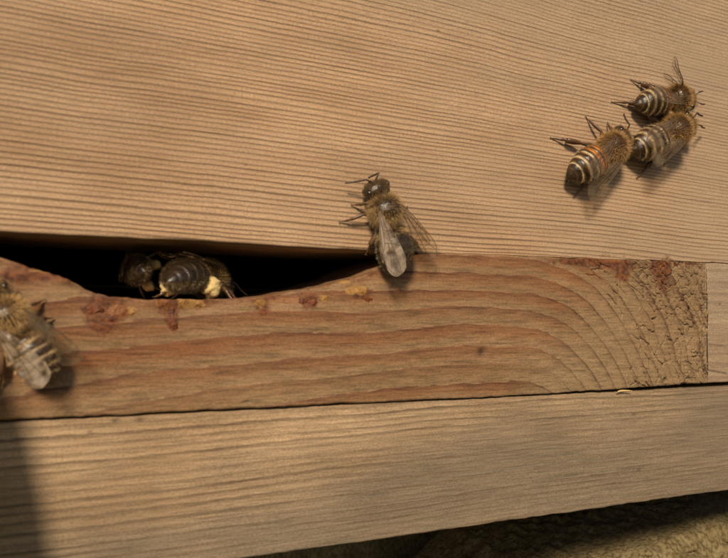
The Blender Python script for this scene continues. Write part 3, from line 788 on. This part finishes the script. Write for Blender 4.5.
        X = S_ * Ln; Y = yy(S_, T_)
        sw, el, ro = np.radians((sweep, elev, roll))
        d = np.array([-math.cos(sw) * math.cos(el), side * math.sin(sw) * math.cos(el), math.sin(el)])
        up = np.array([0, 0, 1.0]); lead = np.cross(up, d) * -side; lead /= np.linalg.norm(lead)
        if lead @ np.array([math.sin(sw), side * math.cos(sw), 0]) < 0: lead = -lead
        nz = np.cross(d, lead) * 1.0
        if nz[2] < 0: nz = -nz
        l2 = lead * math.cos(ro) + nz * math.sin(ro); nz2 = nz * math.cos(ro) - lead * math.sin(ro)
        org = np.array([.55 if not hind else -.25, side * 1.45, 3.75 + wz - (.22 if hind else 0)])
        def put(x, y, z): return org + np.outer(x.ravel(), d) + np.outer(y.ravel(), l2) + np.outer(z.ravel(), nz2)
        wg = s.add('wing', put(X, Y, zz(X, Y)), grid_faces(n, m), mat)
        # veins
        if hind: lines = [[(0, .1), (.4, .06), (.75, .06), (.97, .3)], [(0, .5), (.3, .4), (.6, .45), (.9, .6)], [(0, .8), (.25, .65), (.5, .85)], [(.45, .07), (.5, .43)]]
        else: lines = [[(0, .1), (.3, .05), (.6, .03), (.85, .03), (.99, .3)], [(.02, .3), (.3, .25), (.5, .2), (.62, .05)], [(.04, .6), (.3, .6), (.52, .55), (.75, .6), (.9, .7)],
                       [(.05, .9), (.3, .93), (.52, .96)], [(.5, .2), (.52, .55), (.56, .95)], [(.5, .38), (.7, .33), (.88, .22)], [(.62, .36), (.66, .57)], [(.76, .3), (.74, .6)], [(.3, .25), (.34, .6)], [(.32, .6), (.34, .92)]]
        parts = []
        for ln in lines:
            q = np.array(ln); t = np.linspace(0, len(q) - 1, 5 * (len(q) - 1) + 1)
            a = np.interp(t, np.arange(len(q)), q[:, 0]); b = np.interp(t, np.arange(len(q)), q[:, 1])
            x = a * Ln; y = yy(a, b); parts.append(tube(put(x, y, zz(x, y) + .01), np.linspace(.055, .03, len(a)), 5))
        V, F = join(parts); s.add('wing_veins', V, F, M_VEIN, parent=wg)

def on_board(px, py, theta, label, h=2.45, tilt=0.0, y0=0.0, **kw):
    """bee on the upright hive front; px, py: its thorax on the photograph, theta: heading on the board"""
    sc = kw.get('scale', 1.0)
    c = at(px, py, y0 - h * sc); th = math.radians(theta)
    X = (math.cos(th), 0, math.sin(th)); Y = np.array((-math.sin(th), 0, math.cos(th)))
    Z = np.array((0, -1.0, 0)) * math.cos(math.radians(tilt)) + Y * math.sin(math.radians(tilt))
    feet = kw.pop('feet_px', {}); ants = kw.pop('ants_px', None)
    loc = np.array([c[0], y0, c[2]])
    Zn = Z; Bm = np.stack([np.array(X), np.cross(Zn, X), Zn], 1)
    ft = {}
    for k, v in feet.items():
        f = at(v[0], v[1], y0 - .06 if len(v) < 3 else v[2]); ft[k] = (Bm.T @ (f - loc)) / sc
    an = None
    if ants:
        an = [None if a is None else (Bm.T @ (at(a[0], a[1], y0 - a[2]) - loc)) / sc for a in ants]
    return Bee(loc, X, Zn, label, feet=ft, ants=an, **kw)

on_board(386, 212, 107, 'dark bee with one shiny folded wing climbing from the doorway onto the board', scale=1.06, style='dark', bald=.9, wide=1.12, seed=3, y0=-.12, head=(14, -6),
         feet_px={'LF': (352, 205), 'LM': (340, 222), 'LH': (366, 254), 'RH': (424, 254)}, ants_px=[(345, 183, 1.4), (368, 178, 1.6)], bend=(0.3, -.3),
         wings=[(1, 'hind', 13, -5, 0, M_WING2), (1, 'fore', 9, 1, -12, M_WING2), (-1, 'hind', 38, -6, 0), (-1, 'fore', 30, -3, 5)])
on_board(677, 101, 12, 'orange banded bee with a raised wing, uppermost of the three clustered bees', scale=1.04, style='warm', seed=7, orange=2, y0=-.08, head=(-8, 0),
         feet_px={'LH': (631, 80), 'RH': (612, 102), 'LM': (650, 84)}, ants_px=[(703, 91, 2.0), (705, 104, 2.6)], tilt=8,
         wings=[(1, 'hind', 20, 24, 0), (1, 'fore', 30, 34, 0), (-1, 'fore', -7, 5, 0)], pollen={'RM': .8})
on_board(675, 131, 26, 'striped brown bee with wings folded over its back between two clustered bees', scale=1.19, style='warm', seed=11, y0=-.08, wide=1.05,
         feet_px={'RH': (637, 178), 'LH': (640, 112), 'LM': (660, 108), 'RM': (664, 165)}, pollen={'LM': .62}, ants_px=[(703, 116, 3.0), (705, 128, 1.4)],
         wings=[(1, 'hind', 4, -3, 0), (1, 'fore', 2, 0, -4), (-1, 'hind', 14, -4, 0), (-1, 'fore', 10, -2, -8)])
on_board(611, 147, 33, 'bee with bright orange abdomen band and drooping wing, its head against a neighbour', scale=1.14, style='warm', seed=13, orange=3, y0=-.08, head=(10, -8), wide=1.05,
         feet_px={'LH': (551, 138), 'LM': (586, 117), 'RH': (574, 197)}, tilt=-6,
         wings=[(1, 'fore', -4, 4, 0), (-1, 'hind', 30, -5, 0), (-1, 'fore', 22, -4, -10)])
on_board(8, 318, 122, 'pale tan bee resting on the entrance block with crinkled shiny wings', scale=1.0, style='pale', seed=17, y0=-.35, wide=1.08,
         feet_px={'RF': (18, 292), 'RM': (44, 300), 'RH': (52, 318), 'LH': (0, 392)},
         wings=[(1, 'hind', 0, -3, 0, M_WING2), (1, 'fore', 1, 1, -10, M_WING2), (-1, 'hind', 26, -5, 0), (-1, 'fore', 20, -2, 6)])
# bees in the doorway, standing on the lip of the scoop
c = at(206, 275, 6.5); zl = -3.1
Bee((c[0], 6.5, zl), (math.cos(math.radians(50)), math.sin(math.radians(50)), -0.03), (0, 0, 1), 'bee carrying a yellow pollen ball standing on the lip of the dark doorway', scale=1.12,
    style='dark', seed=19, feet={'RH': (-4.1, -2.7), 'RM': (-.2, -3.6), 'RF': (2.6, -2.9)}, bend=(0, -.2), wide=1.12, pollen={'RH': 1.12, 'LH': .9},
    wings=[(1, 'fore', 4, 1, -8), (-1, 'fore', 4, 1, -8)], head=(-10, -12))
c = at(171, 275, 11.0)
Bee((c[0] - 2.2, 11.0, zl + 3.3), (0.10, .98, 0.05), (-.97, 0.1, .25), 'shaded bee with two pollen balls squeezed deeper inside the doorway', scale=.9, style='dark', seed=23, hairy=.6,
    pollen={'LH': .8, 'RH': .75}, feet={'LH': (-4.2, 2.0, -1.5), 'RH': (-4.2, -1.5, -1.7)}, wings=[(1, 'fore', 3, 0, -8), (-1, 'fore', 3, 0, -8)])

# ------------------------------------------------------------------ broad leaf added out of frame on the left to cast the lower-left shadow
lf = empty('shadow_leaf', (-57.0, -12, -163))
n, m = 40, 9; V = []
for i in range(n):
    t = i / (n - 1); hw = 12.5 * max(0, math.sin(math.pi * min(1, .04 + .98 * t))) ** .4 * (0.25 + .75 * sstep(.05, .35, t)) + .4
    for j in range(m):
        u = j / (m - 1) * 2 - 1
        V.append((hw * u + 3 * math.sin(2.2 * t), -10 * (1 - t) ** 2 + 2.2 * abs(u) * math.sin(math.pi * t) + .35 * math.cos(9 * u), 166 * t))
V = np.array(V); V2 = V + [0, .35, 0]
F = grid_faces(n, m)
blade = mesh_from('blade', np.concatenate([V, V2]), np.concatenate([F, F[:, ::-1] + len(V)]))
w = NT('leaf_green'); w.b.inputs['Base Color'].default_value = (0.07, 0.11, 0.03, 1); w.b.inputs['Roughness'].default_value = .5
tl = w.n('BsdfTranslucent'); tl.inputs[0].default_value = (0.62, 0.60, 0.36, 1)
mx = w.n('MixShader'); mx.inputs[0].default_value = .6; w.l(w.b.outputs[0], mx.inputs[1]); w.l(tl.outputs[0], mx.inputs[2]); w.l(mx.outputs[0], w.out.inputs[0])
link('blade', blade, w.m, lf)
V, F = tube([(0, -10, -1), (1, -8.2, 20), (2, -3, 70), (2.6, -.8, 120), (2.5, -.1, 160)], [1.3, 1.1, .8, .5, .2], 8)
link('midrib', mesh_from('midrib', V, F), simple('leaf_rib', (0.12, 0.15, 0.05), .5), lf)
tag(lf, 'broad green leaf added out of frame to cast a shadow on the hive floor', 'leaf')
